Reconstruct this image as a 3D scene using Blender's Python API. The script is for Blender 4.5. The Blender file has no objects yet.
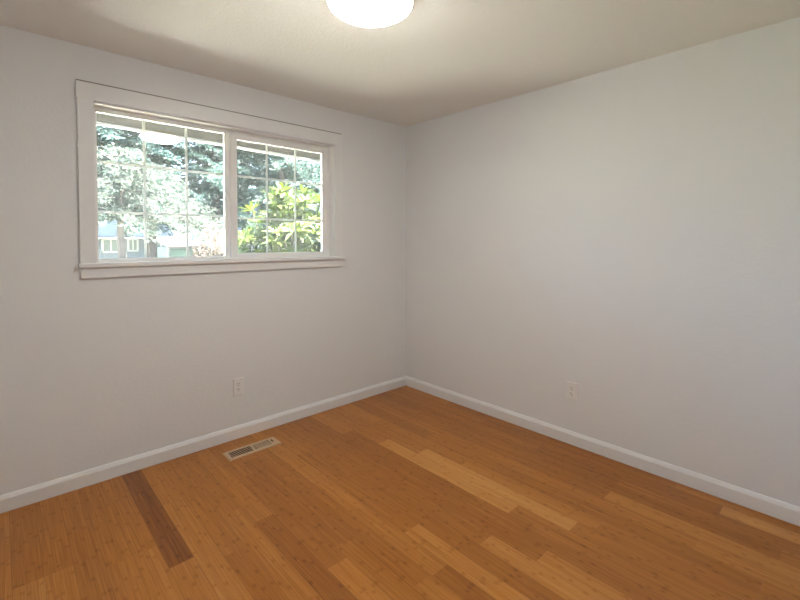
import bpy, bmesh, math, random
from mathutils import Vector, Matrix, Euler

R = math.radians
scene = bpy.context.scene
COL = scene.collection

# ------------------------------------------------------------------ camera
H = 2.44                                     # ceiling height, room corner at the origin
cam_d = bpy.data.cameras.new('camera')
cam = bpy.data.objects.new('camera', cam_d)
COL.objects.link(cam)
CAM = Vector((-2.8008, -2.9254, 1.3704))
yaw, pitch, roll = 0.749930, -0.0282294, 0.0010474
fwd = Vector((math.sin(yaw) * math.cos(pitch), math.cos(yaw) * math.cos(pitch), math.sin(pitch)))
rt = Vector((math.cos(yaw), -math.sin(yaw), 0))
up = rt.cross(fwd)
rt2 = rt * math.cos(roll) + up * math.sin(roll)
up2 = up * math.cos(roll) - rt * math.sin(roll)
M = Matrix((rt2, up2, -fwd)).transposed().to_4x4()
M.translation = CAM
cam.matrix_world = M
cam_d.sensor_width = 36.0
cam_d.lens = 428.483 * 36 / 800
cam_d.shift_y = -46.78 / 800
cam_d.clip_start = 0.02
cam_d.clip_end = 500
scene.camera = cam

# ------------------------------------------------------------------ world, sun, exposure
SKY_STRENGTH = 1.0
SUN_STRENGTH = 73.0
SUN_ELEV, SUN_AZ = R(74), R(106)             # azimuth the sun stands at, from +y towards +x
LAMP_STRENGTH = 22.0
EXPOSURE = 1.39
world = bpy.data.worlds.new('world')
scene.world = world
world.use_nodes = True
wn = world.node_tree
wn.nodes.clear()
w_out = wn.nodes.new('ShaderNodeOutputWorld')
w_bg = wn.nodes.new('ShaderNodeBackground')
w_sky = wn.nodes.new('ShaderNodeTexSky')
w_sky.sky_type = 'NISHITA'
w_sky.sun_disc = False
w_sky.sun_elevation = SUN_ELEV
w_sky.sun_rotation = SUN_AZ
w_sky.air_density = 1.0
w_sky.dust_density = 2.0
w_sky.ozone_density = 1.0
w_bg.inputs['Strength'].default_value = SKY_STRENGTH
wn.links.new(w_sky.outputs[0], w_bg.inputs['Color'])
wn.links.new(w_bg.outputs[0], w_out.inputs['Surface'])

sun_d = bpy.data.lights.new('sun', 'SUN')
sun_d.energy = SUN_STRENGTH
sun_d.angle = R(0.6)
sun_d.color = (1.0, 0.95, 0.88)
sun = bpy.data.objects.new('sun', sun_d)
COL.objects.link(sun)
to_sun = Vector((math.sin(SUN_AZ) * math.cos(SUN_ELEV), math.cos(SUN_AZ) * math.cos(SUN_ELEV), math.sin(SUN_ELEV)))
sun.rotation_euler = to_sun.to_track_quat('Z', 'Y').to_euler()
sun.location = (0, -8, 12)

vs = scene.view_settings
scene.display_settings.display_device = 'sRGB'
vs.view_transform = 'Standard'
vs.look = 'None'
vs.exposure = EXPOSURE
vs.gamma = 1.0
vs.use_curve_mapping = False
scene.cycles.use_denoising = True
scene.cycles.max_bounces = 16
scene.cycles.diffuse_bounces = 10
scene.cycles.transparent_max_bounces = 24
scene.cycles.sample_clamp_indirect = 12.0


# ------------------------------------------------------------------ material helpers
def mat(name):
    m = bpy.data.materials.new(name)
    m.use_nodes = True
    nt = m.node_tree
    return m, nt, nt.nodes['Principled BSDF']


def node(nt, kind, **kw):
    n = nt.nodes.new(kind)
    for k, v in kw.items():
        if k.startswith('i_'):
            n.inputs[k[2:]].default_value = v
        else:
            setattr(n, k, v)
    return n


def math_n(nt, op, a, b=None, c=None, clamp=False):
    n = nt.nodes.new('ShaderNodeMath')
    n.operation = op
    n.use_clamp = clamp
    for i, v in enumerate((a, b, c)):
        if v is None:
            continue
        if isinstance(v, (int, float)):
            n.inputs[i].default_value = v
        else:
            nt.links.new(v, n.inputs[i])
    return n.outputs[0]


def simple(name, col, rough=0.5, metal=0.0, var=0.05, scale=20.0, bump=0.0, bump_scale=60.0, spec=0.5):
    """plain procedural material: a faint noise in the colour and an optional bump"""
    m, nt, b = mat(name)
    tc = node(nt, 'ShaderNodeTexCoord')
    nz = node(nt, 'ShaderNodeTexNoise', i_Scale=scale, i_Detail=3.0)
    nt.links.new(tc.outputs['Object'], nz.inputs['Vector'])
    rp = node(nt, 'ShaderNodeValToRGB')
    rp.color_ramp.elements[0].position = 0.3
    rp.color_ramp.elements[1].position = 0.7
    rp.color_ramp.elements[0].color = (*[c * (1 - var) for c in col], 1)
    rp.color_ramp.elements[1].color = (*[min(1, c * (1 + var)) for c in col], 1)
    nt.links.new(nz.outputs['Fac'], rp.inputs['Fac'])
    nt.links.new(rp.outputs['Color'], b.inputs['Base Color'])
    b.inputs['Roughness'].default_value = rough
    b.inputs['Metallic'].default_value = metal
    b.inputs['Specular IOR Level'].default_value = spec
    if bump > 0:
        n2 = node(nt, 'ShaderNodeTexNoise', i_Scale=bump_scale, i_Detail=2.0)
        nt.links.new(tc.outputs['Object'], n2.inputs['Vector'])
        bp = node(nt, 'ShaderNodeBump', i_Strength=bump, i_Distance=0.004)
        nt.links.new(n2.outputs['Fac'], bp.inputs['Height'])
        nt.links.new(bp.outputs['Normal'], b.inputs['Normal'])
    return m


def leaf_mat(name, c0, c1, trans=0.4, rough=0.5):
    m, nt, b = mat(name)
    b.inputs['Specular IOR Level'].default_value = 0.25
    tc = node(nt, 'ShaderNodeTexCoord')
    nz = node(nt, 'ShaderNodeTexNoise', i_Scale=3.0, i_Detail=4.0)
    nt.links.new(tc.outputs['Object'], nz.inputs['Vector'])
    rp = node(nt, 'ShaderNodeValToRGB')
    rp.color_ramp.elements[0].position = 0.35
    rp.color_ramp.elements[1].position = 0.65
    rp.color_ramp.elements[0].color = (*c0, 1)
    rp.color_ramp.elements[1].color = (*c1, 1)
    nt.links.new(nz.outputs['Fac'], rp.inputs['Fac'])
    nt.links.new(rp.outputs['Color'], b.inputs['Base Color'])
    b.inputs['Roughness'].default_value = rough
    tr = node(nt, 'ShaderNodeBsdfTranslucent')
    nt.links.new(rp.outputs['Color'], tr.inputs['Color'])
    mx = node(nt, 'ShaderNodeMixShader', i_Fac=trans)
    nt.links.new(b.outputs[0], mx.inputs[1])
    nt.links.new(tr.outputs[0], mx.inputs[2])
    nt.links.new(mx.outputs[0], nt.nodes['Material Output'].inputs['Surface'])
    return m


# ------------------------------------------------------------------ mesh helpers
class MB:
    """collects world-space geometry for ONE mesh object"""
    def __init__(s):
        s.v, s.f, s.uv, s.tone, s.smooth = [], [], [], [], []

    def face(s, pts, smooth=False):
        i = len(s.v)
        s.v += [tuple(p) for p in pts]
        s.f.append(tuple(range(i, i + len(pts))))
        s.smooth.append(smooth)

    def box(s, x0, x1, y0, y1, z0, z1):
        i = len(s.v)
        s.v += [(x, y, z) for z in (z0, z1) for y in (y0, y1) for x in (x0, x1)]
        for q in ((0, 2, 3, 1), (4, 5, 7, 6), (0, 1, 5, 4), (2, 6, 7, 3), (0, 4, 6, 2), (1, 3, 7, 5)):
            s.f.append(tuple(i + k for k in q))
            s.smooth.append(False)
        return s

    def bbox(s, x0, x1, y0, y1, z0, z1, b=0.002):
        """box with bevelled edges"""
        bm = bmesh.new()
        bmesh.ops.create_cube(bm, size=1)
        for v in bm.verts:
            v.co = Vector(((x0 + x1) / 2 + v.co.x * (x1 - x0), (y0 + y1) / 2 + v.co.y * (y1 - y0),
                           (z0 + z1) / 2 + v.co.z * (z1 - z0)))
        bmesh.ops.bevel(bm, geom=bm.edges[:], offset=b, segments=2, profile=0.5, affect='EDGES')
        return s.from_bm(bm)

    def from_bm(s, bm, smooth=False):
        i = len(s.v)
        bm.verts.index_update()
        s.v += [tuple(v.co) for v in bm.verts]
        for f in bm.faces:
            s.f.append(tuple(i + v.index for v in f.verts))
            s.smooth.append(smooth)
        bm.free()
        return s

    def sweep(s, prof, path):
        """extrude a closed 2D profile (offset, z) between successive frames; path: list of (origin, outward dir)"""
        n = len(prof)
        i = len(s.v)
        for o, d in path:
            o = Vector(o); d = Vector(d)
            for a, z in prof:
                s.v.append(tuple(o + d * a + Vector((0, 0, z))))
        for k in range(len(path) - 1):
            for j in range(n):
                a, b = i + k * n + j, i + k * n + (j + 1) % n
                s.f.append((a, b, b + n, a + n)); s.smooth.append(False)
        s.f.append(tuple(i + j for j in range(n))); s.smooth.append(False)
        s.f.append(tuple(i + (len(path) - 1) * n + j for j in reversed(range(n)))); s.smooth.append(False)
        return s

    def lathe(s, prof, c, seg=64, axis='z', smooth=True):
        """profile of (radius, height) turned round c; radius 0 closes"""
        i = len(s.v)
        rows = []
        for r, z in prof:
            row = []
            if r < 1e-6:
                s.v.append((c[0], c[1], c[2] + z)); row = [len(s.v) - 1] * seg
            else:
                for k in range(seg):
                    a = 2 * math.pi * k / seg
                    s.v.append((c[0] + r * math.cos(a), c[1] + r * math.sin(a), c[2] + z))
                    row.append(len(s.v) - 1)
            rows.append(row)
        for a, b in zip(rows, rows[1:]):
            for k in range(seg):
                q = [a[k], a[(k + 1) % seg], b[(k + 1) % seg], b[k]]
                u = []
                for t in q:
                    if t not in u:
                        u.append(t)
                if len(u) > 2:
                    s.f.append(tuple(u)); s.smooth.append(smooth)
        return s

    def tube(s, pts, radii, seg=8):
        pts = [Vector(p) for p in pts]
        rows = []
        for k, p in enumerate(pts):
            t = (pts[min(k + 1, len(pts) - 1)] - pts[max(k - 1, 0)]).normalized()
            a = t.cross(Vector((0.3, 1, 0.2))).normalized()
            b = t.cross(a)
            row = []
            for j in range(seg):
                an = 2 * math.pi * j / seg
                s.v.append(tuple(p + (a * math.cos(an) + b * math.sin(an)) * radii[k]))
                row.append(len(s.v) - 1)
            rows.append(row)
        for a, b in zip(rows, rows[1:]):
            for j in range(seg):
                s.f.append((a[j], a[(j + 1) % seg], b[(j + 1) % seg], b[j])); s.smooth.append(True)
        s.f.append(tuple(reversed(rows[0]))); s.smooth.append(False)
        s.f.append(tuple(rows[-1])); s.smooth.append(False)
        return s

    def build(s, name, m, parent=None, origin=(0, 0, 0), label=None, fix=True):
        o0 = Vector(origin)
        if parent is not None:
            o0 = parent['_o'] if '_o' in parent else Vector((0, 0, 0))
            o0 = Vector(o0)
        me = bpy.data.meshes.new(name)
        me.from_pydata([tuple(Vector(v) - o0) for v in s.v], [], s.f)
        me.polygons.foreach_set('use_smooth', s.smooth)
        me.materials.append(m)
        if fix:
            bm = bmesh.new(); bm.from_mesh(me)
            bmesh.ops.recalc_face_normals(bm, faces=bm.faces[:])
            bm.to_mesh(me); bm.free()
        me.update()
        o = bpy.data.objects.new(name, me)
        COL.objects.link(o)
        if parent is not None:
            o.parent = parent
        else:
            o.location = o0
        o['_o'] = tuple(o0)
        if label:
            o['label'] = label
        return o


def thing(name, loc, label, cat, group=None):
    o = bpy.data.objects.new(name, None)
    o.empty_display_size = 0.1
    COL.objects.link(o)
    o.location = loc
    o['_o'] = tuple(loc)
    o['label'] = label
    o['category'] = cat
    if group:
        o['group'] = group
    return o


def tag(o, label, cat, group=None):
    o['label'] = label
    o['category'] = cat
    if group:
        o['group'] = group
    return o


def struct(o):
    o['kind'] = 'structure'
    return o


# ------------------------------------------------------------------ materials of the room
def wall_paint(name, col, bump, scale, rough=0.62):
    m, nt, b = mat(name)
    tc = node(nt, 'ShaderNodeTexCoord')
    n1 = node(nt, 'ShaderNodeTexNoise', i_Scale=scale, i_Detail=3.0, i_Roughness=0.6)
    n2 = node(nt, 'ShaderNodeTexVoronoi', i_Scale=scale * 0.55)
    nt.links.new(tc.outputs['Object'], n1.inputs['Vector'])
    nt.links.new(tc.outputs['Object'], n2.inputs['Vector'])
    h = math_n(nt, 'MULTIPLY_ADD', n2.outputs['Distance'], 0.6, n1.outputs['Fac'])
    bp = node(nt, 'ShaderNodeBump', i_Strength=bump, i_Distance=0.003)
    nt.links.new(h, bp.inputs['Height'])
    nt.links.new(bp.outputs['Normal'], b.inputs['Normal'])
    b.inputs['Base Color'].default_value = (*col, 1)
    b.inputs['Roughness'].default_value = rough
    b.inputs['Specular IOR Level'].default_value = 0.35
    return m


M_wall = wall_paint('wall_paint', (0.765, 0.785, 0.80), 0.22, 90)
M_ceil = wall_paint('ceiling_paint', (0.81, 0.80, 0.77), 0.45, 110, 0.8)
M_trim = simple('trim_paint', (0.785, 0.80, 0.81), rough=0.38, var=0.01)
M_vinyl = simple('window_vinyl', (0.84, 0.84, 0.83), rough=0.3, var=0.01)
M_grille = simple('grille_bar', (0.62, 0.61, 0.59), rough=0.45, var=0.01, spec=0.3)
M_plate = simple('outlet_plastic', (0.80, 0.805, 0.805), rough=0.35, var=0.01)
M_slot = simple('outlet_slot', (0.03, 0.028, 0.025), rough=0.6, var=0.1)
M_shadow_line = simple('painted_shadow', (0.27, 0.25, 0.235), rough=0.8)
M_screw = simple('screw_metal', (0.65, 0.62, 0.57), rough=0.35, metal=0.6, var=0.05)
M_register = simple('register_enamel', (0.52, 0.37, 0.235), rough=0.4, var=0.03)
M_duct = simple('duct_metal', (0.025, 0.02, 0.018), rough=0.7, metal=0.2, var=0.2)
M_lever = simple('lever_metal', (0.10, 0.085, 0.07), rough=0.5, metal=0.4)
M_brass = simple('warm_brass', (0.62, 0.42, 0.22), rough=0.3, metal=0.9, var=0.05)


def glass_material():
    """thin clear pane: lets light straight through, mirrors by Fresnel, has a thin painted-in haze film"""
    m, nt, b = mat('window_glass')
    nt.nodes.remove(b)
    tr = node(nt, 'ShaderNodeBsdfTransparent')
    tr.inputs['Color'].default_value = (0.95, 0.97, 0.96, 1)
    gl = node(nt, 'ShaderNodeBsdfGlossy', i_Roughness=0.0)
    fr = node(nt, 'ShaderNodeFresnel', i_IOR=1.5)
    ft = math_n(nt, 'MULTIPLY', fr.outputs[0], 1.9, clamp=True)
    mx = node(nt, 'ShaderNodeMixShader')
    nt.links.new(ft, mx.inputs['Fac'])
    nt.links.new(tr.outputs[0], mx.inputs[1])
    nt.links.new(gl.outputs[0], mx.inputs[2])
    df = node(nt, 'ShaderNodeBsdfTranslucent')
    df.inputs['Color'].default_value = (0.9, 0.93, 0.95, 1)
    tc = node(nt, 'ShaderNodeTexCoord')
    nz = node(nt, 'ShaderNodeTexNoise', i_Scale=4.0, i_Detail=4.0)
    nt.links.new(tc.outputs['Object'], nz.inputs['Vector'])
    veil = math_n(nt, 'MULTIPLY_ADD', nz.outputs['Fac'], 0.016, 0.009)  # translucent veil painted over the pane so the view outside looks washed out
    m2 = node(nt, 'ShaderNodeMixShader')
    nt.links.new(veil, m2.inputs['Fac'])
    nt.links.new(mx.outputs[0], m2.inputs[1])
    nt.links.new(df.outputs[0], m2.inputs[2])
    nt.links.new(m2.outputs[0], nt.nodes['Material Output'].inputs['Surface'])
    return m


M_glass = glass_material()


def floor_material():
    """bamboo: a tone per plank, five strips across each plank, node marks, long grain, dark seams.
    UV: u 0..1 across the plank, v in metres along it"""
    m, nt, b = mat('bamboo_floor')
    uv = node(nt, 'ShaderNodeUVMap'); uv.uv_map = 'plank'
    at = node(nt, 'ShaderNodeAttribute'); at.attribute_name = 'tone'
    ra = node(nt, 'ShaderNodeAttribute'); ra.attribute_name = 'rand'
    le = node(nt, 'ShaderNodeAttribute'); le.attribute_name = 'endgap'
    sp = node(nt, 'ShaderNodeSeparateXYZ')
    nt.links.new(uv.outputs[0], sp.inputs[0])
    u, v = sp.outputs[0], sp.outputs[1]
    rnd = ra.outputs['Fac']
    strip = math_n(nt, 'FLOOR', math_n(nt, 'MULTIPLY', u, 5.0))
    seed = math_n(nt, 'MULTIPLY_ADD', rnd, 57.0, strip)
    wn_ = node(nt, 'ShaderNodeTexWhiteNoise', noise_dimensions='1D')
    nt.links.new(seed, wn_.inputs['W'])
    srand = wn_.outputs['Value']
    # long grain
    cb = node(nt, 'ShaderNodeCombineXYZ')
    nt.links.new(math_n(nt, 'MULTIPLY', u, 9.0), cb.inputs[0])
    nt.links.new(math_n(nt, 'MULTIPLY', v, 1.6), cb.inputs[1])
    nt.links.new(math_n(nt, 'MULTIPLY', rnd, 91.0), cb.inputs[2])
    g1 = node(nt, 'ShaderNodeTexNoise', i_Scale=2.2, i_Detail=5.0, i_Roughness=0.62)
    nt.links.new(cb.outputs[0], g1.inputs['Vector'])
    cb2 = node(nt, 'ShaderNodeCombineXYZ')
    nt.links.new(math_n(nt, 'MULTIPLY', u, 60.0), cb2.inputs[0])
    nt.links.new(math_n(nt, 'MULTIPLY', v, 3.0), cb2.inputs[1])
    nt.links.new(math_n(nt, 'MULTIPLY', seed, 3.7), cb2.inputs[2])
    g2 = node(nt, 'ShaderNodeTexNoise', i_Scale=1.0, i_Detail=3.0)
    nt.links.new(cb2.outputs[0], g2.inputs['Vector'])
    # node marks: about every 26 cm along a strip
    fr = math_n(nt, 'FRACT', math_n(nt, 'ADD', math_n(nt, 'MULTIPLY', v, math_n(nt, 'MULTIPLY_ADD', srand, 1.6, 3.0)),
                                    math_n(nt, 'MULTIPLY', srand, 17.3)))
    dist = math_n(nt, 'ABSOLUTE', math_n(nt, 'SUBTRACT', fr, 0.5))
    knot = math_n(nt, 'SUBTRACT', 1.0, math_n(nt, 'MULTIPLY', dist, 17.0), clamp=True)
    su = math_n(nt, 'FRACT', math_n(nt, 'MULTIPLY', u, 5.0))
    mid = math_n(nt, 'SUBTRACT', 1.0, math_n(nt, 'MULTIPLY', math_n(nt, 'ABSOLUTE', math_n(nt, 'SUBTRACT', su, 0.5)), 2.0), clamp=True)
    knot = math_n(nt, 'MULTIPLY', knot, math_n(nt, 'POWER', mid, 0.6))
    # tone
    t = math_n(nt, 'MULTIPLY_ADD', math_n(nt, 'SUBTRACT', srand, 0.5), 0.10, at.outputs['Fac'])
    t = math_n(nt, 'MULTIPLY_ADD', math_n(nt, 'SUBTRACT', g1.outputs['Fac'], 0.5), 0.85, t)
    t = math_n(nt, 'MULTIPLY_ADD', math_n(nt, 'SUBTRACT', g2.outputs['Fac'], 0.5), 0.38, t)
    t = math_n(nt, 'MULTIPLY_ADD', knot, -0.24, t, clamp=True)
    rp = node(nt, 'ShaderNodeValToRGB')
    e = rp.color_ramp.elements
    e[0].position = 0.0; e[0].color = (0.145, 0.040, 0.005, 1)
    e[1].position = 1.0; e[1].color = (0.61, 0.305, 0.085, 1)
    k = e.new(0.35); k.color = (0.315, 0.107, 0.011, 1)
    k = e.new(0.60); k.color = (0.44, 0.172, 0.026, 1)
    nt.links.new(t, rp.inputs['Fac'])
    # seams
    eu = math_n(nt, 'MINIMUM', u, math_n(nt, 'SUBTRACT', 1.0, u))
    su_ = math_n(nt, 'LESS_THAN', eu, 0.008)
    ev = math_n(nt, 'LESS_THAN', le.outputs['Fac'], 0.0012)
    seam = math_n(nt, 'MAXIMUM', su_, ev)
    mx = node(nt, 'ShaderNodeMix', data_type='RGBA')
    nt.links.new(math_n(nt, 'MULTIPLY', seam, 0.6), mx.inputs['Factor'])
    nt.links.new(rp.outputs['Color'], mx.inputs['A'])
    mx.inputs['B'].default_value = (0.12, 0.045, 0.012, 1)
    nt.links.new(mx.outputs['Result'], b.inputs['Base Color'])
    rr = math_n(nt, 'MULTIPLY_ADD', g2.outputs['Fac'], 0.10, 0.25)
    nt.links.new(rr, b.inputs['Roughness'])
    b.inputs['Specular IOR Level'].default_value = 0.42
    bp = node(nt, 'ShaderNodeBump', i_Strength=0.25, i_Distance=0.0008)
    nt.links.new(math_n(nt, 'MULTIPLY_ADD', seam, -1.0, math_n(nt, 'MULTIPLY', g2.outputs['Fac'], 0.25)), bp.inputs['Height'])
    nt.links.new(bp.outputs['Normal'], b.inputs['Normal'])
    return m


M_floor = floor_material()

# ------------------------------------------------------------------ room shell
XL, YB = -3.32, -3.12                        # far ends of the room behind the camera
WT = 0.15                                    # wall thickness
OX0, OX1, OZ0, OZ1 = -2.413, -0.812, 1.243, 2.142   # window opening


def build_window_wall():
    mb = MB()
    xs = [XL - WT, OX0, OX1, WT]
    zs = [-0.35, OZ0, OZ1, H + 0.12]
    for y in (0.0, WT):
        for i in range(3):
            for j in range(3):
                if i == 1 and j == 1:
                    continue
                mb.face([(xs[i], y, zs[j]), (xs[i + 1], y, zs[j]), (xs[i + 1], y, zs[j + 1]), (xs[i], y, zs[j + 1])])
    ring = [(OX0, OZ0), (OX1, OZ0), (OX1, OZ1), (OX0, OZ1)]
    outr = [(xs[0], zs[0]), (xs[3], zs[0]), (xs[3], zs[3]), (xs[0], zs[3])]
    for rg in (ring, outr):
        for a, b in zip(rg, rg[1:] + rg[:1]):
            mb.face([(a[0], 0, a[1]), (b[0], 0, b[1]), (b[0], WT, b[1]), (a[0], WT, a[1])])
    me_bm = mb
    o = me_bm.build('wall_left', M_wall)
    bm = bmesh.new(); bm.from_mesh(o.data)
    bmesh.ops.remove_doubles(bm, verts=bm.verts[:], dist=1e-5)
    bmesh.ops.recalc_face_normals(bm, faces=bm.faces[:])
    bm.to_mesh(o.data); bm.free()
    return struct(o)


build_window_wall()
struct(MB().box(0, WT, YB - WT, 0, -0.35, H + 0.12).build('wall_right', M_wall))
struct(MB().box(XL - WT, WT, YB - WT, YB, -0.35, H + 0.12).build('wall_back', M_wall))
struct(MB().box(XL - WT, XL, YB, 0, -0.35, H + 0.12).build('wall_side', M_wall))
struct(MB().box(XL, 0, YB, 0, H, H + 0.12).build('ceiling', M_ceil))

# floor: one mesh of planks running away from the window wall, with the hole of the register
REG = (-1.782, -1.432, -0.281, -0.153)       # flange of the register x0 x1 y0 y1
HOLE = (REG[0] + 0.022, REG[1] - 0.022, REG[2] + 0.022, REG[3] - 0.022)
PW = 0.0967
P0 = -2.2132                                 # a seam between two rows
rng = random.Random(11)


def build_floor():
    # planks read off the photograph: row index (row 0 starts at P0 going +x) -> [(y_far, y_near, tone)]
    fixed = {
        -1: [(0.0, -0.985, 0.17)],
        -3: [(0.05, -0.80, 0.50), (-0.80, -2.1, 0.53)],
        -2: [(0.05, -0.80, 0.52), (-0.80, -2.1, 0.60)],
        0: [(0.05, -0.495, 0.56), (-0.495, -1.9, 0.60)],
        2: [(0.05, -0.785, 0.47), (-0.785, -1.9, 0.54)],
        13: [(0.2, -0.733, 0.52), (-0.733, -1.744, 0.77), (-1.744, -3.2, 0.47)],
        14: [(0.2, -1.007, 0.50), (-1.007, -2.015, 0.80), (-2.015, -3.2, 0.50)],
        10: [(0.2, -0.70, 0.40), (-0.70, -1.783, 0.42), (-1.783, -3.2, 0.64)],
        8: [(0.2, -0.5, 0.50), (-0.5, -1.496, 0.47), (-1.496, -3.2, 0.62)],
        9: [(0.2, -0.9, 0.46), (-0.9, -1.712, 0.44), (-1.712, -3.2, 0.38)],
        18: [(0.2, -0.85, 0.45), (-0.85, -2.022, 0.42), (-2.022, -2.9, 0.68)],
        17: [(0.2, -1.35, 0.50), (-1.35, -2.45, 0.52), (-2.45, -3.4, 0.62)],
        21: [(0.2, -1.0, 0.46), (-1.0, -2.472, 0.38), (-2.472, -3.4, 0.76)],
        11: [(0.2, -0.95, 0.38), (-0.95, -2.01, 0.40), (-2.01, -3.4, 0.62)],
        12: [(0.2, -0.45, 0.55), (-0.45, -1.55, 0.34), (-1.55, -2.6, 0.42)],
        20: [(0.2, -1.495, 0.46), (-1.495, -2.018, 0.34), (-2.018, -3.4, 0.44)],
        5: [(0.2, -0.35, 0.50), (-0.35, -1.35, 0.40), (-1.35, -2.4, 0.46)],
        6: [(0.2, -0.75, 0.44), (-0.75, -1.75, 0.42), (-1.75, -2.8, 0.52)],
    }
    verts, faces, uvs, tones, rands, gaps = [], [], [], [], [], []

    def quad(x0, x1, y0, y1, rx, ya, yb, tone, rd):
        """piece x0..x1, y0(near)..y1(far) of the plank that starts at row x rx and spans yb..ya"""
        i = len(verts)
        for (x, y) in ((x0, y0), (x1, y0), (x1, y1), (x0, y1)):
            verts.append((x, y, 0.0))
            uvs.append(((x - rx) / PW, y + rd * 7.0))
        faces.append((i, i + 1, i + 2, i + 3))
        tones.append(tone); rands.append(rd)
        gaps.extend([abs(y0 - yb), abs(y0 - yb), abs(ya - y1), abs(ya - y1)])

    k0 = math.floor((XL - P0) / PW)
    k1 = math.ceil((0 - P0) / PW)
    for k in range(k0, k1):
        rx = P0 + k * PW
        x0, x1 = max(rx, XL), min(rx + PW, 0.0)
        lst = list(fixed.get(k, []))
        y = lst[-1][1] if lst else rng.uniform(-0.9, 0.1)
        if not lst:
            lst.append((0.3, y, rng.gauss(0.47, 0.06)))
        while y > YB:
            L = rng.uniform(0.75, 1.15)
            lst.append((y, y - L, rng.gauss(0.48, 0.07)))
            y -= L
        for ya, yb, tone in lst:
            tone = max(0.05, min(0.95, tone))
            rd = rng.random()
            f, n = min(ya, 0.0), max(yb, YB)
            if f <= n:
                continue
            # cut at plank ends (a thin strip on each end so that the end seam shades), then round the hole
            cuts = [n]
            for c in (n + 0.003, f - 0.003, HOLE[2], HOLE[3]):
                if n < c < f:
                    cuts.append(c)
            cuts = sorted(set(cuts)) + [f]
            xc = [x0] + [c for c in (HOLE[0], HOLE[1]) if x0 < c < x1] + [x1]
            for a, b in zip(cuts, cuts[1:]):
                for p, q in zip(xc, xc[1:]):
                    cx, cy = (p + q) / 2, (a + b) / 2
                    if HOLE[0] < cx < HOLE[1] and HOLE[2] < cy < HOLE[3]:
                        continue
                    quad(p, q, a, b, rx, ya, yb, tone, rd)
    # sub-floor thickness under the planks
    me = bpy.data.meshes.new('floor')
    me.from_pydata(verts, [], faces)
    ul = me.uv_layers.new(name='plank')
    for l, (a, b) in zip(ul.data, uvs):
        l.uv = (a, b)
    for nm, dat, dom in (('tone', tones, 'FACE'), ('rand', rands, 'FACE'), ('endgap', gaps, 'CORNER')):
        a = me.attributes.new(nm, 'FLOAT', dom)
        a.data.foreach_set('value', dat)
    me.materials.append(M_floor)
    me.update()
    o = bpy.data.objects.new('floor', me)
    COL.objects.link(o)
    return struct(o)


build_floor()

# baseboards: flat face with a long bevelled top
BB = [(0, 0.0012), (0.0145, 0.0012), (0.0145, 0.066), (0.0137, 0.069), (0.0060, 0.0855), (0.0045, 0.0875), (0, 0.0875)]
E_ = 0.0005
struct(MB().sweep(BB, [((XL, -E_, 0), (0, -1, 0)), ((0 - E_, -E_, 0), (0, -1, 0))]).build('baseboard_left', M_trim))
struct(MB().sweep(BB, [((-E_, 0, 0), (-1, 0, 0)), ((-E_, YB, 0), (-1, 0, 0))]).build('baseboard_right', M_trim))
struct(MB().sweep(BB, [((XL, YB + E_, 0), (0, 1, 0)), ((0, YB + E_, 0), (0, 1, 0))]).build('baseboard_back', M_trim))
struct(MB().sweep(BB, [((XL + E_, YB, 0), (1, 0, 0)), ((XL + E_, 0, 0), (1, 0, 0))]).build('baseboard_side', M_trim))

# ------------------------------------------------------------------ window
ZS = 1.246                                   # top of the stool


def ring(mb, x0, x1, z0, z1, y0, y1, wl, wr, wb, wt, b=0.0015):
    mb.bbox(x0, x0 + wl, y0, y1, z0, z1, b)
    mb.bbox(x1 - wr, x1, y0, y1, z0, z1, b)
    mb.bbox(x0 + wl - 0.001, x1 - wr + 0.001, y0 + 0.0006, y1, z0, z0 + wb, b)
    mb.bbox(x0 + wl - 0.001, x1 - wr + 0.001, y0 + 0.0006, y1, z1 - wt, z1, b)
    return mb


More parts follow.
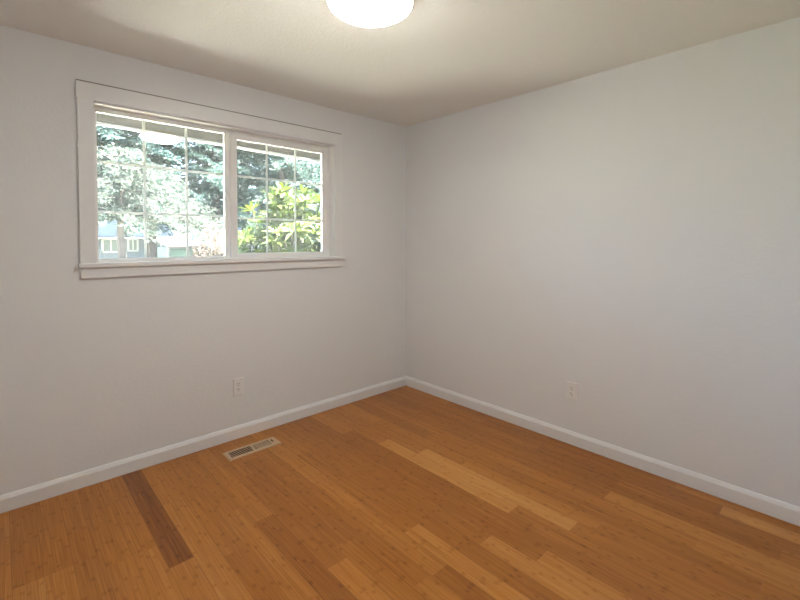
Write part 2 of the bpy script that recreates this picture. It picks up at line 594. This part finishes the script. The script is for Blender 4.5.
def build_window():
    # main vinyl frame, deep, with a raised track along the head
    mb = MB()
    ring(mb, OX0 + 0.001, OX1 - 0.001, ZS - 0.004, OZ1 - 0.001, 0.062, 0.130, 0.020, 0.017, 0.016, 0.014)
    mb.bbox(OX0 + 0.02, OX1 - 0.018, 0.062, 0.066, OZ1 - 0.022, OZ1 - 0.013, 0.001)
    root = struct(mb.build('window_1', M_vinyl))
    # jamb liner boards of the recess (painted)
    jb = MB()
    jb.box(OX0 - 0.0005, OX0 + 0.004, 0.0, 0.0625, ZS, OZ1)
    jb.box(OX1 - 0.004, OX1 + 0.0005, 0.0, 0.0625, ZS, OZ1)
    jb.box(OX0, OX1, 0.0, 0.0625, OZ1 - 0.004, OZ1 + 0.0005)
    jb.build('jamb_liner', M_vinyl, root)
    # fixed light
    fx0, fx1, fz0, fz1 = OX0 + 0.018, -1.607, ZS + 0.008, OZ1 - 0.0135
    fs = ring(MB(), fx0, fx1, fz0, fz1, 0.094, 0.120, 0.011, 0.046, 0.011, 0.012).build('fixed_sash', M_vinyl, root)
    gx0, gx1, gz0, gz1 = fx0 + 0.011, fx1 - 0.046, fz0 + 0.011, fz1 - 0.012
    MB().box(gx0 - 0.004, gx1 + 0.004, 0.1035, 0.1065, gz0 - 0.004, gz1 + 0.004).build('glass_pane', M_glass, fs)
    gr = MB()
    for x in (gx0 + (gx1 - gx0) / 3, gx0 + 2 * (gx1 - gx0) / 3):
        gr.bbox(x - 0.008, x + 0.008, 0.111, 0.1128, gz0 - 0.002, gz1 + 0.002, 0.0004)
    for z in (1.832, 1.541):
        gr.bbox(gx0 - 0.002, gx1 + 0.002, 0.1112, 0.1126, z - 0.008, z + 0.008, 0.0004)
    gr.build('grille', M_grille, fs)
    # sliding sash in front of it
    sx0, sx1, sz0, sz1 = -1.623, OX1 - 0.016, ZS + 0.004, OZ1 - 0.018
    ss = ring(MB(), sx0, sx1, sz0, sz1, 0.066, 0.090, 0.046, 0.050, 0.034, 0.042).build('sliding_sash', M_vinyl, root)
    hx0, hx1, hz0, hz1 = sx0 + 0.046, sx1 - 0.050, sz0 + 0.034, sz1 - 0.042
    MB().box(hx0 - 0.004, hx1 + 0.004, 0.0735, 0.0765, hz0 - 0.004, hz1 + 0.004).build('glass_pane', M_glass, ss)
    gr = MB()
    for x in (hx0 + (hx1 - hx0) * 0.325, hx0 + (hx1 - hx0) * 0.66):
        gr.bbox(x - 0.008, x + 0.008, 0.0795, 0.0813, hz0 - 0.002, hz1 + 0.002, 0.0004)
    for z in (1.829, 1.534):
        gr.bbox(hx0 - 0.002, hx1 + 0.002, 0.0797, 0.0811, z - 0.008, z + 0.008, 0.0004)
    gr.build('grille', M_grille, ss)
    # cam latch on the meeting stile
    lt = MB()
    lt.bbox(-1.640, -1.6235, 0.070, 0.086, 1.655, 1.725, 0.003)
    lt.bbox(-1.650, -1.634, 0.060, 0.072, 1.662, 1.690, 0.003)
    lt.tube([(-1.637, 0.064, 1.688), (-1.632, 0.056, 1.706), (-1.628, 0.052, 1.728)], [0.006, 0.0055, 0.004])
    lt.build('latch', M_vinyl, ss)
    # casing: head board a little proud and wider, two side boards, stool, apron
    MB().bbox(-2.4885, -0.7345, -0.0185, -0.0003, 2.148, 2.240, 0.0012).build('head_casing', M_trim, root)
    MB().bbox(-2.484, -2.4105, -0.017, -0.0003, ZS, 2.1485, 0.0015).build('side_casing', M_trim, root)
    MB().bbox(-0.8135, -0.740, -0.017, -0.0003, ZS, 2.1485, 0.0015).build('side_casing', M_trim, root)
    MB().box(-2.4875, -0.7355, -0.0025, -0.0003, 2.2390, 2.2505).build('shadow_line', M_shadow_line, root, label='thin painted shadow line above the head board')  # dark strip painted in as the shadow line along the casing top
    st = MB()
    st.bbox(-2.4935, -0.7225, -0.034, -0.0003, ZS - 0.023, ZS, 0.003)
    st.box(OX0 + 0.0005, OX1 - 0.0005, -0.001, 0.0625, ZS - 0.0025, ZS - 0.0003)
    st.build('stool', M_trim, root)
    MB().bbox(-2.481, -0.737, -0.017, -0.0003, 1.163, ZS - 0.0225, 0.0015).build('apron', M_trim, root)
    return root


build_window()


# ------------------------------------------------------------------ outlets
def capsule(mb, cx, cz, w, h, y0, y1, seg=10):
    """receptacle face: circle cut flat at top and bottom; axis along y (wall at y=0)"""
    pts = []
    r = w / 2
    a0 = math.asin(min(1, (h / 2) / r))
    for sgn in (1, -1):
        for k in range(seg + 1):
            a = -a0 + 2 * a0 * k / seg
            pts.append((cx + sgn * r * math.cos(a), cz + sgn * r * math.sin(a)))
    i = len(mb.v)
    n = len(pts)
    for y in (y0, y1):
        mb.v += [(x, y, z) for x, z in pts]
    mb.f.append(tuple(range(i, i + n))); mb.smooth.append(False)
    mb.f.append(tuple(range(i + n, i + 2 * n))); mb.smooth.append(False)
    for k in range(n):
        mb.f.append((i + k, i + (k + 1) % n, i + n + (k + 1) % n, i + n + k)); mb.smooth.append(False)
    return mb


def build_outlet(label):
    """built at the origin against a wall at y = 0 facing -y"""
    root = thing('wall_outlet', (0, 0, 0), label, 'outlet')
    mb = MB()
    bm = bmesh.new()
    bmesh.ops.create_cube(bm, size=1)
    for v in bm.verts:
        v.co = Vector((v.co.x * 0.072, -0.0032 + v.co.y * 0.0060, v.co.z * 0.119))
    bmesh.ops.bevel(bm, geom=[e for e in bm.edges if all(v.co.y < -0.003 for v in e.verts)], offset=0.0035,
                    segments=3, profile=0.6, affect='EDGES')
    mb.from_bm(bm)
    mb.build('cover_plate', M_plate, root)
    for s in (1, -1):
        zc = s * 0.0195
        rc = capsule(MB(), 0, zc, 0.0345, 0.0285, -0.0085, -0.0058).build('receptacle', M_plate, root)
        for dx, hh in ((-0.0065, 0.0085), (0.0065, 0.0070)):
            MB().box(dx - 0.0016, dx + 0.0016, -0.0089, -0.0070, zc + 0.003 - hh / 2 + 0.002, zc + 0.003 + hh / 2 + 0.002).build('slot', M_slot, rc)
        g = MB()
        bm = bmesh.new()
        bmesh.ops.create_cone(bm, cap_ends=True, segments=12, radius1=0.0029, radius2=0.0029, depth=0.0019)
        bmesh.ops.rotate(bm, verts=bm.verts[:], cent=(0, 0, 0), matrix=Matrix.Rotation(R(90), 3, 'X'))
        bmesh.ops.translate(bm, verts=bm.verts[:], vec=(0, -0.00795, zc - 0.0075))
        g.from_bm(bm).build('ground_hole', M_slot, rc)
    bm = bmesh.new()
    bmesh.ops.create_uvsphere(bm, u_segments=12, v_segments=6, radius=0.0035)
    for v in bm.verts:
        v.co = Vector((v.co.x, -0.0060 + v.co.y * 0.4, v.co.z))
    MB().from_bm(bm).build('screw', M_screw, root)
    return root


def copy_tree(o, parent=None):
    c = o.copy()
    COL.objects.link(c)
    if parent is not None:
        c.parent = parent
    for ch in [x for x in bpy.data.objects if x.parent is o]:
        copy_tree(ch, c)
    return c


o1 = build_outlet('white duplex wall outlet below the window')
o2 = copy_tree(o1)
o1.location = (-1.6115, -0.0004, 0.3585)
o2.location = (-0.0004, -1.6245, 0.3625)
o2.rotation_euler = (0, 0, R(-90))
o2['label'] = 'white duplex wall outlet low on the blank right wall'
for o in (o1, o2):
    o['group'] = 'wall outlets'


# ------------------------------------------------------------------ floor register
def build_register():
    x0, x1, y0, y1 = REG
    zt = 0.0055
    root = thing('floor_register', ((x0 + x1) / 2, (y0 + y1) / 2, 0.0004),
                 'tan metal floor vent set in the wood planks below the window', 'vent')
    hx0, hx1, hy0, hy1 = x0 + 0.024, x1 - 0.024, y0 + 0.024, y1 - 0.024
    fr = MB()
    # flange with a sloping rim: outer bottom, outer top, inner top, inner bottom
    def rect(a, z):
        return [(x0 + a, y0 + a, z), (x1 - a, y0 + a, z), (x1 - a, y1 - a, z), (x0 + a, y1 - a, z)]
    def hole(z):
        return [(hx0, hy0, z), (hx1, hy0, z), (hx1, hy1, z), (hx0, hy1, z)]
    rings = [hole(0.0006), rect(0, 0.0006), rect(0, 0.0018), rect(0.008, zt), hole(zt), hole(0.0006)]
    for a, b in zip(rings, rings[1:]):
        for k in range(4):
            fr.face([a[k], a[(k + 1) % 4], b[(k + 1) % 4], b[k]])
    xm = hx0 + (hx1 - hx0) * 0.50
    fr.box(xm - 0.0065, xm + 0.0065, hy0, hy1, 0.0008, zt)
    frame = fr.build('frame', M_register, root)
    # two banks of slats; the far bank leans so that its gaps show the slat faces
    n = 9
    for bank, (a, b, lean) in enumerate(((hx0, xm - 0.0065, 0.0), (xm + 0.0065, hx1 - 0.030, 1.0))):
        for k in range(n):
            xc = a + (b - a) * (k + 0.5) / n
            hw = 0.0027 if bank == 0 else 0.0041
            s = MB()
            d = 0.004 if lean else 0.0
            sk = 0.006                       # slats run a little slanted
            z1, z0 = zt - 0.0004, zt - (0.004 if bank == 0 else 0.006)
            p = [(xc - hw + sk, hy0), (xc + hw + sk, hy0), (xc + hw - sk, hy1), (xc - hw - sk, hy1)]
            p = [(min(max(px, a), b), py) for px, py in p]
            top = [(px, py, z1) for px, py in p]
            bot = [(px + d * (1 if lean else 0), py, z0) for px, py in p]
            s.face(top); s.face(bot)
            for j in range(4):
                s.face([top[j], top[(j + 1) % 4], bot[(j + 1) % 4], bot[j]])
            s.build('slat', M_register, root)
    # lever plate and lever at the far end
    MB().box(hx1 - 0.030, hx1, hy0, hy1, 0.0008, zt - 0.0002).build('lever_plate', M_register, root)
    lv = MB()
    lv.box(hx1 - 0.021, hx1 - 0.006, (hy0 + hy1) / 2 - 0.004, (hy0 + hy1) / 2 + 0.004, zt - 0.0006, zt + 0.0006)
    lv.bbox(hx1 - 0.016, hx1 - 0.012, (hy0 + hy1) / 2 - 0.014, (hy0 + hy1) / 2 + 0.016, zt, zt + 0.007, 0.001)
    lv.build('lever', M_lever, root, label='dark damper lever')
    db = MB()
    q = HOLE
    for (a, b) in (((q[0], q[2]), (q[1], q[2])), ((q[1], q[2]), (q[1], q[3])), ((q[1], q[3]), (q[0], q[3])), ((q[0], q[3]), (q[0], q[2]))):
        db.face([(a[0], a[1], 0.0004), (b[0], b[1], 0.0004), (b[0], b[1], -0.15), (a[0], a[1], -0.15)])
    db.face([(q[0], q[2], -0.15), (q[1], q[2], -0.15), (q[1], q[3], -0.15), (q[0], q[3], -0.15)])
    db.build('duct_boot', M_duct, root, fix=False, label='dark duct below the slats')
    return root


build_register()


# ------------------------------------------------------------------ ceiling lamp
LX, LY = -1.648, -1.503


def build_lamp():
    root = thing('ceiling_light', (LX, LY, H), 'round white glass flush ceiling light glowing near the top of the room', 'lamp')
    c = (LX, LY, H)
    MB().lathe([(0, -0.0005), (0.150, -0.0005), (0.155, -0.004), (0.157, -0.040), (0.150, -0.046), (0, -0.046)], c).build('base_pan', M_vinyl, root)
    MB().lathe([(0.152, -0.044), (0.178, -0.044), (0.1835, -0.050), (0.1845, -0.066), (0.1815, -0.071), (0.172, -0.072), (0.152, -0.060), (0.152, -0.044)], c).build('trim_ring', M_brass, root)
    m, nt, b = mat('lamp_glass')
    b.inputs['Base Color'].default_value = (0.92, 0.88, 0.82, 1)
    b.inputs['Roughness'].default_value = 0.25
    nz = node(nt, 'ShaderNodeTexNoise', i_Scale=3.0)
    tc = node(nt, 'ShaderNodeTexCoord')
    nt.links.new(tc.outputs['Object'], nz.inputs['Vector'])
    rp = node(nt, 'ShaderNodeValToRGB')
    rp.color_ramp.elements[0].color = (1.0, 0.96, 0.91, 1)
    rp.color_ramp.elements[1].color = (1.0, 0.965, 0.92, 1)
    nt.links.new(nz.outputs['Fac'], rp.inputs['Fac'])
    nt.links.new(rp.outputs['Color'], b.inputs['Emission Color'])
    b.inputs['Emission Strength'].default_value = LAMP_STRENGTH
    prof = [(0.1785, -0.066)]
    for k in range(1, 13):
        a = k / 12 * math.pi / 2
        prof.append((0.1785 * math.cos(a) if k < 12 else 0.0, -0.070 - 0.052 * math.sin(a)))
    MB().lathe(prof, c).build('glass_shade', m, root, label='glowing white glass bowl')
    return root


build_lamp()

# ------------------------------------------------------------------ own eave outside the window
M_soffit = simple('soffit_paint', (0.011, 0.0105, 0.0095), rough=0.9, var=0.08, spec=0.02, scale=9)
M_white = simple('white_exterior_paint', (0.45, 0.45, 0.44), rough=0.45, var=0.02)
M_shingle = simple('roof_shingle', (0.20, 0.19, 0.185), rough=0.9, var=0.35, scale=14, bump=0.4)
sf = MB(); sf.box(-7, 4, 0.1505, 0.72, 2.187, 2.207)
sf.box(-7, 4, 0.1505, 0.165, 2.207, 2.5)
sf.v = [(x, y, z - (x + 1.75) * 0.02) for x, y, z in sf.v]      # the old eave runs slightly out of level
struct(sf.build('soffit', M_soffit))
gt = MB()
gt.box(-7, 4, 0.70, 0.722, 2.168, 2.34)
gp = [(0.722, 2.245), (0.79, 2.245), (0.815, 2.27), (0.825, 2.325), (0.818, 2.325), (0.808, 2.275), (0.787, 2.252), (0.722, 2.252)]
gt.sweep([(a, z) for a, z in gp], [((-7, 0, 0), (0, 1, 0)), ((4, 0, 0), (0, 1, 0))])
gt.v = [(x, y, z - (x + 1.75) * 0.02) for x, y, z in gt.v]
struct(gt.build('trim_1', M_white))
rf = MB()
sl = 0.34
P = [(0.80, 2.33), (YB / 2, 2.33 + sl * (0.8 - YB / 2)), (YB - 0.9, 2.33)]
for a, b in zip(P, P[1:]):
    rf.face([(-7, a[0], a[1]), (4, a[0], a[1]), (4, b[0], b[1]), (-7, b[0], b[1])])
    rf.face([(-7, a[0], a[1] + .1), (4, a[0], a[1] + .1), (4, b[0], b[1] + .1), (-7, b[0], b[1] + .1)])
for x in (-7, 4):
    rf.face([(x, P[0][0], P[0][1]), (x, P[1][0], P[1][1]), (x, P[2][0], P[2][1]), (x, P[2][0], P[2][1] + .1), (x, P[1][0], P[1][1] + .1), (x, P[0][0], P[0][1] + .1)])
for a in (P[0], P[2]):
    rf.face([(-7, a[0], a[1]), (4, a[0], a[1]), (4, a[0], a[1] + .1), (-7, a[0], a[1] + .1)])
struct(rf.build('roof', M_shingle))


# ------------------------------------------------------------------ yard
def gz(y):
    return -0.42 - max(0, min(26, y - 1)) * 0.031


def ground_material():
    m, nt, b = mat('lawn_grass')
    tc = node(nt, 'ShaderNodeTexCoord')
    n1 = node(nt, 'ShaderNodeTexNoise', i_Scale=0.5, i_Detail=6.0)
    nt.links.new(tc.outputs['Object'], n1.inputs['Vector'])
    rp = node(nt, 'ShaderNodeValToRGB')
    rp.color_ramp.elements[0].position = 0.3
    rp.color_ramp.elements[1].position = 0.7
    rp.color_ramp.elements[0].color = (0.09, 0.10, 0.055, 1)
    rp.color_ramp.elements[1].color = (0.14, 0.145, 0.085, 1)
    nt.links.new(n1.outputs['Fac'], rp.inputs['Fac'])
    nt.links.new(rp.outputs['Color'], b.inputs['Base Color'])
    b.inputs['Roughness'].default_value = 0.9
    return m


gm = MB()
ys = [0.1505, 1, 4, 8, 14, 20, 27, 60]
for a, b in zip(ys, ys[1:]):
    gm.face([(-40, a, gz(a)), (60, a, gz(a)), (60, b, gz(b)), (-40, b, gz(b))])
struct(gm.build('ground', ground_material()))

M_bounce = simple('bounce_surface', (0.83, 0.81, 0.745), rough=0.85, var=0.06, scale=3)
bounce = MB()  # unseen pale slab, added to throw sunlight up through the window
for x0_, x1_, cuts_ in ((-18, -1.2, (0.16, 1, 2.5, 4.2)), (-1.2, 2.6, (0.16, 1, 1.6))):
    for a, b in zip(cuts_, cuts_[1:]):
        bounce.face([(x0_, a, gz(a) + 0.012), (x1_, a, gz(a) + 0.012), (x1_, b, gz(b) + 0.012), (x0_, b, gz(b) + 0.012)])
struct(bounce.build('bounce_slab', M_bounce))

M_bark = simple('tree_bark', (0.075, 0.062, 0.058), rough=0.9, var=0.35, scale=6, bump=0.5, bump_scale=12)
M_fol_pale = leaf_mat('pale_conifer_needles', (0.036, 0.056, 0.046), (0.088, 0.105, 0.085), 0.35)
M_fol_dark = leaf_mat('dark_conifer_needles', (0.038, 0.076, 0.072), (0.072, 0.114, 0.102), 0.4)
M_fol_mid = leaf_mat('mid_green_needles', (0.044, 0.084, 0.076), (0.084, 0.126, 0.108), 0.4)
M_rhodo = leaf_mat('rhododendron_leaves', (0.024, 0.044, 0.005), (0.072, 0.100, 0.010), 0.32, 0.42)
M_stem = simple('shrub_stem', (0.045, 0.036, 0.025), rough=0.85, var=0.2)
M_pink = leaf_mat('pink_maple_leaves', (0.22, 0.155, 0.125), (0.30, 0.265, 0.23), 0.45)


def leaflet(mb, p, d, side, L, W):
    """a slightly folded rhombic leaf from p along d"""
    n = side.cross(d)
    tip = p + d * L
    m = p + d * (L * 0.45) + n * (W * 0.25)
    i = len(mb.v)
    mb.v += [tuple(p), tuple(m + side * W - n * W * 0.3), tuple(tip), tuple(m - side * W - n * W * 0.3)]
    mb.f.append((i, i + 1, i + 2, i + 3)); mb.smooth.append(False)


def rvec(r):
    while True:
        v = Vector((r.uniform(-1, 1), r.uniform(-1, 1), r.uniform(-1, 1)))
        if 0.05 < v.length < 1:
            return v.normalized()


def conifer(name, base, h, z0, rad, foliage, label, seed, lean=0.0, trunk=0.22, dens=1.0, droop=0.35, leaf=0.16):
    r = random.Random(seed)
    root = thing(name, base, label, 'tree', 'trees beyond the window')
    B = Vector(base)
    tk = MB()
    tk.tube([B + Vector((lean * t * h * 0.1 + 0.05 * math.sin(t * 9), 0.03 * math.sin(t * 7), h * t - 0.1)) for t in [k / 8 for k in range(9)]],
            [trunk * (1 - 0.85 * k / 8) for k in range(9)], 10)
    fo = MB()
    levels = int((h - z0) / 0.32 * dens)
    for lv in range(levels):
        z = z0 + (h - z0) * (lv + r.random()) / levels
        t = (z - z0) / (h - z0)
        Lb = rad * (1 - t) ** 0.7 * r.uniform(0.65, 1.1) + 0.25
        for bnum in range(6):
            a = r.uniform(0, 2 * math.pi)
            dr = Vector((math.cos(a), math.sin(a), 0))
            pts = []
            nseg = max(4, int(Lb / 0.16))
            for k in range(nseg + 1):
                q = k / nseg
                pts.append(B + Vector((0, 0, z)) + dr * (Lb * q) + Vector((0, 0, 0.12 * Lb * q - droop * Lb * q * q)))
            if bnum < 3:
                tk.tube([pts[0], pts[len(pts) // 2], pts[-1]], [0.03, 0.018, 0.006], 4)
            for k in range(1, nseg + 1):
                q = k / nseg
                for sgn in (-1, 1, 0):
                    out = (dr + Vector((-dr.y, dr.x, 0)) * sgn * r.uniform(0.6, 1.4) + Vector((0, 0, r.uniform(-0.7, 0.15)))).normalized()
                    sl_ = leaf * r.uniform(1.2, 2.4)
                    p = pts[k] + rvec(r) * 0.06
                    for m in range(5):
                        f = m / 5
                        d = (out + rvec(r) * 0.75).normalized()
                        leaflet(fo, p + out * (sl_ * f), d, d.cross(rvec(r)).normalized(), leaf * r.uniform(0.6, 1.1), leaf * 0.20)
    tk.build('trunk', M_bark, root)
    fo.build('foliage', foliage, root, fix=False)
    return root


def at(px, y):
    """ground point seen in image column px (horizon row) at distance y beyond the window wall"""
    k = (px - 400) / 428.48
    d = fwd + rt * k
    t = (y - CAM.y) / d.y
    x = CAM.x + t * d.x
    return (x, y, gz(y))


conifer('conifer_tree', at(122.5, 12), 4.9, 2.75, 2.7, M_fol_pale, 'pale sunlit tree behind the left half of the window, trunk before the blue house', 3, trunk=0.17, dens=2.2, leaf=0.13)
conifer('conifer_tree', at(149, 14), 4.9, 3.0, 2.5, M_fol_pale, 'pale feathery tree in the middle of the left window half', 5, trunk=0.06, dens=2.2, leaf=0.13)
conifer('conifer_tree', at(89, 19), 15, 3.4, 4.3, M_fol_dark, 'tall dark conifer at the left edge of the window', 7, trunk=0.3, leaf=0.2)
conifer('conifer_tree', at(150, 19.5), 15, 3.9, 3.6, M_fol_mid, 'tall conifer behind the pale feathery trees', 8, trunk=0.3, leaf=0.2)
conifer('conifer_tree', at(216, 19), 14, 3.6, 3.2, M_fol_mid, 'blue-green conifer behind the pinkish shrub', 9, trunk=0.3, leaf=0.2)
conifer('conifer_tree', at(246, 21), 15, 4.3, 3.2, M_fol_dark, 'dark conifer left of the broad-leaved shrub in the right window half', 10, trunk=0.3, leaf=0.2)
conifer('conifer_tree', at(283, 17), 13, 2.3, 3.0, M_fol_mid, 'conifer rising behind the broad-leaved shrub', 12, trunk=0.25, leaf=0.19)
conifer('conifer_tree', at(322, 19), 13, 2.0, 3.0, M_fol_dark, 'dark conifer at the right edge of the window', 13, trunk=0.25, leaf=0.2)


def long_leaf(mb, p, d, up_, L, W):
    """elliptical evergreen leaf with a folded midrib and drooping tip"""
    side = d.cross(up_).normalized()
    n = side.cross(d).normalized()
    i = len(mb.v)
    prof = [(0.0, 0.06, 0.0), (0.3, 0.8, 0.02), (0.6, 1.0, 0.0), (0.85, 0.6, -0.06), (1.0, 0.05, -0.12)]
    for q, w, b in prof:
        c = p + d * (L * q) + n * (L * b)
        mb.v += [tuple(c + side * W * w + n * W * 0.25 * w), tuple(c), tuple(c - side * W * w + n * W * 0.25 * w)]
    for k in range(4):
        a = i + k * 3
        mb.f.append((a, a + 1, a + 4, a + 3)); mb.smooth.append(True)
        mb.f.append((a + 1, a + 2, a + 5, a + 4)); mb.smooth.append(True)


def rhododendron(base, seed):
    r = random.Random(seed)
    root = thing('rhododendron_shrub', base, 'large broad-leaved shrub with yellow-green leaves outside the right half of the window', 'shrub')
    B = Vector(base)
    fo, st = MB(), MB()
    C0 = Vector((0, 0, 1.45))
    ax = Vector((0.80, 0.75, 1.05))
    for k in range(400):
        v = rvec(r)
        if v.z < -0.75:
            continue
        s = r.uniform(0.55, 1.0) ** 0.6
        lump = 1 + 0.16 * math.sin(v.x * 7 + 1) * math.cos(v.y * 6 + v.z * 5)
        p = B + C0 + Vector((v.x * ax.x, v.y * ax.y, v.z * ax.z)) * s * lump
        up_ = (v * 0.8 + Vector((0, 0, 0.9)) + rvec(r) * 0.35).normalized()
        a = up_.cross(Vector((0.2, 1, 0.1))).normalized()
        b = up_.cross(a)
        n = r.randint(7, 10)
        ph = r.random() * 6
        for j in range(n):
            an = ph + 2 * math.pi * j / n
            el = r.uniform(0.05, 0.75)
            d = ((a * math.cos(an) + b * math.sin(an)) * math.cos(el) + up_ * math.sin(el)).normalized()
            long_leaf(fo, p, d, up_, r.uniform(0.15, 0.23), r.uniform(0.018, 0.025))
        if k % 4 == 0:
            mid = B + Vector((v.x * 0.3, v.y * 0.3, 0.8 + 0.4 * v.z))
            st.tube([B + Vector((v.x * 0.12, v.y * 0.12, -0.05)), mid, p], [0.022, 0.014, 0.006], 6)
    st.build('stem', M_stem, root)
    fo.build('foliage', M_rhodo, root, fix=False)
    return root


rb = at(295, 2.35)
rhododendron((rb[0], rb[1], gz(2.35)), 21)


def small_shrub(base, h, rad, m, label, seed):
    r = random.Random(seed)
    root = thing('maple_shrub', base, label, 'shrub')
    B = Vector(base)
    fo, st = MB(), MB()
    for k in range(900):
        v = rvec(r)
        s = r.uniform(0.3, 1.0) ** 0.5
        p = B + Vector((v.x * rad * s, v.y * rad * s, h * 0.55 + v.z * h * 0.45 * s))
        for j in range(6):
            d = (v * 0.6 + rvec(r)).normalized()
            leaflet(fo, p + rvec(r) * 0.06, d, d.cross(rvec(r)).normalized(), r.uniform(0.07, 0.12), 0.026)
        if k % 30 == 0:
            st.tube([B + Vector((0, 0, -0.05)), B + Vector((v.x * rad * 0.3, v.y * rad * 0.3, h * 0.35)), p], [0.035, 0.02, 0.006], 6)
    st.build('stem', M_stem, root)
    fo.build('foliage', m, root, fix=False)
    return root


small_shrub(at(215, 11), 2.65, 0.62, M_pink, 'small pale pink and cream leafed shrub seen through the left window half', 31)


# ------------------------------------------------------------------ houses across the street
def siding(name, col):
    m, nt, b = mat(name)
    tc = node(nt, 'ShaderNodeTexCoord')
    wv = node(nt, 'ShaderNodeTexWave', wave_type='BANDS', bands_direction='Z', i_Scale=2.4, i_Distortion=0.0)
    wv.wave_profile = 'SAW'
    nt.links.new(tc.outputs['Object'], wv.inputs['Vector'])
    rp = node(nt, 'ShaderNodeValToRGB')
    rp.color_ramp.elements[0].color = (*[c * 0.85 for c in col], 1)
    rp.color_ramp.elements[1].color = (*col, 1)
    nt.links.new(wv.outputs['Fac'], rp.inputs['Fac'])
    nt.links.new(rp.outputs['Color'], b.inputs['Base Color'])
    b.inputs['Roughness'].default_value = 0.7
    return m


M_blue = siding('blue_grey_siding', (0.12, 0.14, 0.18))
M_teal = siding('pale_teal_siding', (0.16, 0.21, 0.20))
M_broof = simple('blue_grey_shingle', (0.009, 0.0135, 0.020), rough=0.95, var=0.25, scale=3, spec=0.03)
M_door = siding('mint_door_panels', (0.26, 0.36, 0.32))
M_wroof = simple('white_membrane_roof', (0.16, 0.14, 0.135), rough=0.7, var=0.03)
M_dark = simple('dark_pane', (0.12, 0.14, 0.14), rough=0.3, var=0.2, scale=2)


def house(name, label, x0, x1, y0, y1, zg, zw, zr, wall_m, roof_m, wins, over=0.45):
    root = thing(name, ((x0 + x1) / 2, (y0 + y1) / 2, zg), label, 'house')
    MB().box(x0, x1, y0, y1, zg - 0.3, zw).build('wall', wall_m, root)
    ym = (y0 + y1) / 2
    rr = MB()
    k = (zr - zw) / (ym - y0)
    za = zw - k * over
    A = [(y0 - over, za), (ym, zr), (y1 + over, za)]
    for xx in (x0 - over, x1 + over):
        rr.face([(xx, A[0][0], A[0][1]), (xx, A[1][0], A[1][1]), (xx, A[2][0], A[2][1]), (xx, A[2][0], A[2][1] + .15), (xx, A[1][0], A[1][1] + .15), (xx, A[0][0], A[0][1] + .15)])
    for a, b in zip(A, A[1:]):
        for dz in (0, .15):
            rr.face([(x0 - over, a[0], a[1] + dz), (x1 + over, a[0], a[1] + dz), (x1 + over, b[0], b[1] + dz), (x0 - over, b[0], b[1] + dz)])
    for a in (A[0], A[2]):
        rr.face([(x0 - over, a[0], a[1]), (x1 + over, a[0], a[1]), (x1 + over, a[0], a[1] + .15), (x0 - over, a[0], a[1] + .15)])
    rr.build('roof', roof_m, root)
    MB().box(x0 - over, x1 + over, y0 - over - 0.1, y0 - over - 0.002, za + 0.02, za + 0.10).build('gutter', M_white, root, label='white gutter')
    for xx in (x0, x1):
        MB().box(xx - 0.07, xx + 0.07, y0 - 0.03, y0 - 0.001, zg, zw).build('corner_board', M_white, root, label='white corner board')
    for (wx, wz, w, h_) in wins:
        f = MB()
        t = 0.10
        yy0, yy1 = y0 - 0.06, y0 - 0.001
        f.box(wx - w / 2, wx - w / 2 + t, yy0, yy1, wz, wz + h_)
        f.box(wx + w / 2 - t, wx + w / 2, yy0, yy1, wz, wz + h_)
        f.box(wx - w / 2, wx + w / 2, yy0, yy1, wz, wz + t)
        f.box(wx - w / 2, wx + w / 2, yy0, yy1, wz + h_ - t, wz + h_)
        f.box(wx - 0.035, wx + 0.035, yy0, yy1, wz, wz + h_)
        wf = f.build('window', M_white, root, label='white framed window')
        MB().box(wx - w / 2 + t, wx + w / 2 - t, y0 - 0.03, y0 - 0.002, wz + t, wz + h_ - t).build('pane', M_dark, wf)
    return root


def px_x(px, y):
    return at(px, y)[0]


HY = 29.0
g0 = gz(30)
house('house', 'blue-grey house with white windows behind the trees, left half of the window',
      px_x(90, HY), px_x(166, HY), HY, HY + 8, g0, 1.75, 4.1, M_blue, M_broof,
      [(px_x(111, HY), 0.62, 0.98, 0.92), (px_x(133, HY), 0.68, 0.62, 0.85), (px_x(156, HY), 0.62, 0.72, 0.9)])
house('house', 'blue-grey house with white windows behind the broad-leaved shrub, right half of the window',
      px_x(226, HY), px_x(330, HY), HY, HY + 8, g0, 2.3, 4.4, M_blue, M_broof,
      [(px_x(241, HY), 1.5, 0.85, 0.9), (px_x(254, HY), 1.35, 0.8, 0.9), (px_x(285, HY), 1.35, 0.8, 0.9)])


def garage(y):
    x0, x1 = px_x(167.5, y), px_x(199, y)
    root = thing('garage', ((x0 + x1) / 2, y + 1.5, gz(y)), 'low grey-green garage with a white sunlit roof and mint door beside the blue house', 'garage')
    MB().box(x0, x1, y, y + 3.4, gz(y) - 0.2, 0.98).build('wall', M_teal, root)
    rr = MB()
    a, b = (y - 0.3, 0.98), (y + 3.55, 1.52)
    rr.v += [(xx, q[0], q[1] + dz) for xx in (x0 - 0.1, x1 + 0.1) for q in (a, b) for dz in (0, 0.10)]
    for q in ((0, 1, 3, 2), (4, 6, 7, 5), (0, 4, 5, 1), (2, 3, 7, 6), (1, 5, 7, 3), (0, 2, 6, 4)):
        rr.f.append(q); rr.smooth.append(False)
    rr.build('roof', M_wroof, root)
    xm = x0 + (x1 - x0) * 0.62
    MB().box(x0 + 0.15, xm, y - 0.05, y - 0.001, gz(y), 0.82).build('garage_door', M_door, root)
    for xx in (x0 + 0.05, xm + 0.05, x1 - 0.05):
        MB().box(xx - 0.05, xx + 0.05, y - 0.07, y - 0.0015, gz(y), 0.97).build('post', M_white, root, label='white post')
    return root


garage(24.5)

# tidy the helper property used while building
for o in bpy.data.objects:
    if '_o' in o:
        del o['_o']
